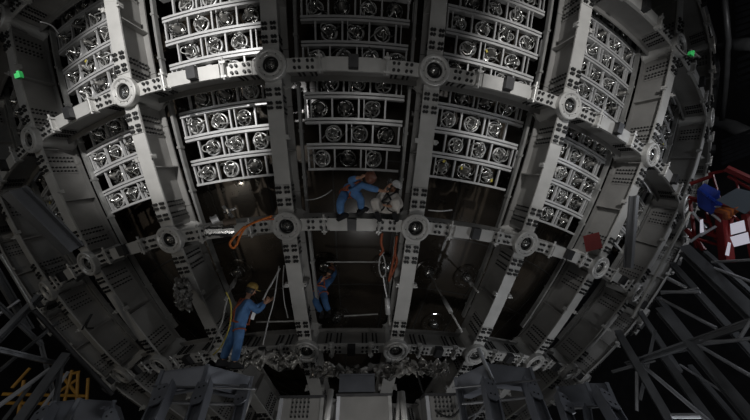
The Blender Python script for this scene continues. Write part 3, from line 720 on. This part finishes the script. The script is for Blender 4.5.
# upper right: curved wall pipes and louvre gratings
def wallpt(x, y, r=20.9):
    d = ray(x, y); a = d.x**2+d.y**2; b = CAMP.x*d.x+CAMP.y*d.y; c = CAMP.x**2+CAMP.y**2-r*r; t = (-b+math.sqrt(b*b-a*c))/a; return CAMP+d*t
for i, (pts, r_, lb) in enumerate((([(655, 133), (680, 124), (705, 120), (730, 126), (760, 140)], .3, 'thick dark curved duct crossing the upper right'), ([(680, 60), (705, 50), (730, 45), (760, 44)], .25, 'dark curved duct at the top right edge'),
        ([(700, 0), (712, 40), (716, 70), (712, 110)], .14, 'dark upright pipe in the upper right'), ([(724, -5), (728, 40), (726, 80), (722, 120)], .10, 'thin dark upright pipe near the top right corner'), ([(700, 120), (694, 150), (690, 180)], .2, 'dark pipe dropping to the red platform'))):
    Q = [wallpt(x, y, 20.6-.2*i) for x, y in pts]; o_ = Q[0]; ob = MB().tube([q-o_ for q in Q], r_, 10).build('wall_duct', M['truss'], smooth=True); ob.location = o_; tag(ob, lb, 'duct', kind='thing')
def louvre(x0, y0, w_, h_, n, label, sl):
    o_ = wallpt(x0, y0, 20.3); e = empty('louvre_panel', label, 'panel', T(o_), 'louvre panels on the pool wall')
    for i in range(n):
        a = wallpt(x0, y0+h_*i/n, 20.3)-o_; b = wallpt(x0+w_, y0+h_*i/n-sl, 20.3)-o_
        d = (b-a).normalized(); S = Vector((0, 0, 1)); S = (S-d*S.dot(d)).normalized()
        MB().box((a+b)/2, (b-a).length, .16, .04, (d, S, d.cross(S))).build('slat', M['paint'], e)
louvre(736, -2, 24, 44, 7, 'bluish slatted panel at the top right corner', 8)
louvre(722, 142, 36, 26, 6, 'bluish slatted panel above the red platform', 14)
louvre(738, 60, 20, 34, 5, 'dim slatted panel on the right edge below the top corner', 8)

panel(583, 236, 599, 232, 603, 248, 586, 252, 7.3, 'red', 'rust_red_plate', 'rust-red plate behind the middle ring, between the two right ribs', 'plate')
# ------------------------------------------------------------------ workers
def skin_obj(name, verts, edges, radii, m, parent, sub=1, root=0):
    me = bpy.data.meshes.new(name); me.from_pydata([tuple(v) for v in verts], edges, []); o = bpy.data.objects.new(name, me); C.objects.link(o); o.parent = parent
    sk = o.modifiers.new('skin', 'SKIN'); sk.use_smooth_shade = True
    for i, r in enumerate(radii):
        me.skin_vertices[0].data[i].radius = (r, r) if not isinstance(r, tuple) else r
    me.skin_vertices[0].data[root].use_root = True
    s = o.modifiers.new('sub', 'SUBSURF'); s.levels = sub; s.render_levels = sub
    me.materials.append(m)
    return o
def person(J, label, suit, helmet, pouch=False, belt='orange_dark', group=None):
    """J: dict of joints as (px, py, distance)"""
    P = {k: at(*v) for k, v in J.items()}
    base = P['footL'] if 'footL' in P else P['hip']
    e = empty('person', label, 'person', T(base))
    inv = lambda q: q - base
    up = (P['head']-P['neck']).normalized()
    hip, neck, sL, sR = P['hip'], P['neck'], P['shL'], P['shR']
    chest = hip.lerp(neck, .62); waist = hip.lerp(neck, .3)
    side = (sR-sL).normalized()
    hL, hR = hip-side*.11, hip+side*.11
    V = [hip, waist, chest, neck, P['head'], sL, P['elL'], P['haL'], sR, P['elR'], P['haR'], hL, P['knL'], P['footL'], hR, P['knR'], P['footR']]
    E = [(0, 1), (1, 2), (2, 3), (3, 4), (2, 5), (5, 6), (6, 7), (2, 8), (8, 9), (9, 10), (0, 11), (11, 12), (12, 13), (0, 14), (14, 15), (15, 16)]
    rb = [.12, .11, .12, .05, .06, .055, .042, .028, .055, .042, .028, .08, .055, .035, .08, .055, .035]
    Vb = [inv(v) for v in V]
    # hands: palm and five fingers
    for hi, el in ((7, 6), (10, 9)):
        d = (Vb[hi]-Vb[el]).normalized(); s2 = d.orthogonal().normalized(); n2 = d.cross(s2)
        palm = len(Vb); Vb.append(Vb[hi]+d*.07); rb.append(.03); E.append((hi, palm))
        for q, (o2, ln) in enumerate(((-.034, .065), (-.012, .08), (.012, .078), (.034, .062))):
            a = len(Vb); Vb.append(Vb[palm]+d*.03+s2*o2); Vb.append(Vb[palm]+d*(.03+ln*.6)+s2*o2*1.1+n2*.01); Vb.append(Vb[palm]+d*(.03+ln*.8)+s2*o2+n2*.035)
            rb += [.010, .009, .008]; E += [(palm, a), (a, a+1), (a+1, a+2)]
        a = len(Vb); Vb.append(Vb[hi]+d*.03-s2*.045); Vb.append(Vb[hi]+d*.075-s2*.065+n2*.02); rb += [.012, .010]; E += [(hi, a), (a, a+1)]
    skin_obj('body', Vb, E, rb, M['skin'], e)
    # coverall
    def toward(a, b, f): return inv(a.lerp(b, f))
    Vc = [inv(hip), inv(waist), inv(chest), toward(chest, neck, .7), inv(sL), inv(P['elL']), toward(P['elL'], P['haL'], .92), inv(sR), inv(P['elR']), toward(P['elR'], P['haR'], .92),
          inv(hL), inv(P['knL']), toward(P['knL'], P['footL'], .9), inv(hR), inv(P['knR']), toward(P['knR'], P['footR'], .9)]
    Ec = [(0, 1), (1, 2), (2, 3), (2, 4), (4, 5), (5, 6), (2, 7), (7, 8), (8, 9), (0, 10), (10, 11), (11, 12), (0, 13), (13, 14), (14, 15)]
    rc = [.155, .145, .16, .08, .085, .068, .055, .085, .068, .055, .11, .085, .075, .11, .085, .075]
    cv = skin_obj('coverall', Vc, Ec, rc, M[suit], e, 2)
    # head
    hd = inv(P['head']); fwd = Vector(J2['face']) if False else (FACE[label]).normalized()
    fwd = (fwd-up*fwd.dot(up)).normalized(); sd = up.cross(fwd)
    mb = MB(); L = []
    for i in range(11):
        t = math.pi*i/10; h = -math.cos(t)*.125; r = math.sin(t)
        L.append([hd + up*h + (sd*math.cos(a)*.074 + fwd*math.sin(a)*(.092 if math.sin(a) > 0 else .09))*max(r, .02)*(1 if h > 0 else (1-.12*(-h/.125))) for a in [2*math.pi*j/14 for j in range(14)]])
    mb.loft(L); hh = mb.build('head', M['skin'], e, smooth=True)
    f = MB(); f.loft([[hd+fwd*.085+up*.02+sd*x for x in (-.008, .008)]+[hd+fwd*.08+up*.02], [hd+fwd*.115-up*.025+sd*x for x in (-.016, .016)]+[hd+fwd*.085-up*.03]]); f.build('nose', M['skin'], hh)
    for s_ in (-1, 1):
        MB().lathe([(0, -.006), (.012, -.002), (.012, .004), (0, .008)], hd+fwd*.082+up*.012+sd*(.03*s_), fwd, 8).build('eye', M['hair'], hh, smooth=True)
        MB().lathe([(0, -.01), (.03, -.005), (.03, .005), (0, .01)], hd+sd*(.076*s_)-up*.005, sd, 8).build('ear', M['skin'], hh, smooth=True)
    MB().box(hd+fwd*.088-up*.055, .045, .01, .012, (sd, fwd, up)).build('mouth', M['orange_dark'], hh)
    MB().lathe([(.078, -.06), (.09, -.02), (.092, .03), (.08, .08), (0, .125)], hd-fwd*.012, up, 14).build('hair', M['hair'], e, smooth=True)
    hm = MB().lathe([(.118, .045), (.115, .05), (.112, .09), (.09, .135), (.05, .16), (0, .165)], hd, up, 18); hm.box(hd+fwd*.13+up*.045, .15, .09, .012, (sd, fwd, up))
    hm.build('helmet', M[helmet], e, smooth=False)
    # boots
    for ft, kn in (('footL', 'knL'), ('footR', 'knR')):
        a = inv(P[ft]); d = Vector((FACE[label].x, FACE[label].y, 0)).normalized(); S = d.cross(Vector((0, 0, 1)))
        L = []
        for u, w2, h2 in ((-.09, .035, .09), (-.04, .045, .12), (.05, .045, .10), (.13, .05, .06), (.18, .035, .04)):
            z0 = -.07
            L.append([a+d*u-S*w2+Vector((0, 0, z0)), a+d*u+S*w2+Vector((0, 0, z0)), a+d*u+S*w2*.8+Vector((0, 0, z0+h2)), a+d*u-S*w2*.8+Vector((0, 0, z0+h2))])
        MB().loft(L).build('boot', M['boot'], e)
    # harness: crossed straps, belt and leg loops hugging the coverall
    hn = MB(); tor = (neck-hip).normalized(); fw = side.cross(tor).normalized()
    if fw.dot(FACE[label]) < 0: fw = -fw
    def ringpts(c, ax1, ax2, r1, r2): return [inv(c)+ax1*math.cos(t)*r1+ax2*math.sin(t)*r2 for t in [2*math.pi*i/14 for i in range(14)]]
    hn.tube(ringpts(hip.lerp(neck, .1), side, fw, .17, .165), .018, 5, True)
    for s_ in (-1, 1):
        top = inv(neck)+side*(.09*s_)-tor*.02; bot = inv(hip)-side*(.1*s_)+tor*.05
        hn.tube([bot+fw*.16, (top+bot)/2+fw*.165, top+fw*.11, top-fw*.09, (top+bot)/2-fw*.165, bot-fw*.15], .018, 5)
        kn = P['knL'] if s_ < 0 else P['knR']; hx = hL if s_ < 0 else hR; ax = (kn-hx).normalized(); a1 = ax.orthogonal().normalized()
        hn.tube(ringpts(hx.lerp(kn, .25), a1, ax.cross(a1), .11, .11), .014, 5, True)
    hn.build('harness', M[belt], e)
    if pouch:
        c = inv(hip.lerp(neck, .55))+fw*.2
        MB().box(c, .16, .07, .24, (side, fw, tor)).build('white_pouch', M['helmet_w'], e)
    return e, P
FACE = {}
def worker(label, face, J, *a, **k):
    FACE[label] = Vector(face); return person(J, label, *a, **k)
worker('worker in blue coverall crouching on the middle crossbeam, reaching to his right-hand neighbour', (.7, -.6, -.2), dict(
    footL=(341, 216, 5.62), knL=(340, 203, 5.62), footR=(361, 210, 5.85), knR=(361, 199, 5.70), hip=(349, 191, 5.98), neck=(361, 181, 5.60), head=(368, 178.5, 5.46),
    shL=(355, 184, 5.76), elL=(350, 180, 5.5), haL=(358, 178, 5.35), shR=(362, 184, 5.55), elR=(370, 188, 5.42), haR=(380, 190.5, 5.42)), 'suit', 'helmet_r')
worker('worker in white coverall and white helmet seated on the middle crossbeam', (-.3, -.8, -.45), dict(
    footL=(379, 216, 5.55), knL=(374, 200, 5.42), footR=(396, 216, 5.6), knR=(396, 200, 5.45), hip=(386, 208, 5.86), neck=(391, 194, 6.02), head=(395, 188, 6.0),
    shL=(384, 196, 5.98), elL=(378, 199, 5.72), haL=(386, 189, 5.62), shR=(397, 197, 5.98), elR=(401, 206, 5.76), haR=(390, 206, 5.55)), 'white', 'helmet_w', belt='black')
worker('worker in blue coverall leaning forward on the lower left bracket frame', (.75, .3, 0), dict(
    footL=(222, 362, 6.55), knL=(229, 343, 6.55), footR=(234, 364, 6.45), knR=(238, 345, 6.42), hip=(238, 325, 6.62), neck=(247, 299, 6.7), head=(251, 290.5, 6.7),
    shL=(242, 302, 6.85), elL=(256, 308, 6.85), haL=(267, 302, 6.9), shR=(249, 303, 6.5), elR=(258, 312, 6.45), haR=(265, 303, 6.55)), 'suit', 'helmet_y', pouch=True)
worker('worker in dark blue coverall half hidden behind the nearest left rib', (-.2, .9, .3), dict(
    footL=(322, 313, 7.6), knL=(316, 303, 7.5), footR=(329, 312, 7.7), knR=(325, 302, 7.6), hip=(319, 291, 7.75), neck=(327, 278, 8.0), head=(330, 272, 8.05),
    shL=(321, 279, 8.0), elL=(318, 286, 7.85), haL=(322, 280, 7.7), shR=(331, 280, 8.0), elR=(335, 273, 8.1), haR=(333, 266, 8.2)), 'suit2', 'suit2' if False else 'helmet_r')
# tool in the seated worker's hand
a = at(387, 190, 5.58); b = at(390, 180, 5.62)
o = MB().cyl((0, 0, 0), b-a, .022, 8).cyl((b-a)*.75, (b-a)*1.1, .045, 8).build('hand_tool', M['chrome']); o.location = a; tag(o, 'short steel tool held up by the seated white-clad worker', 'tool')
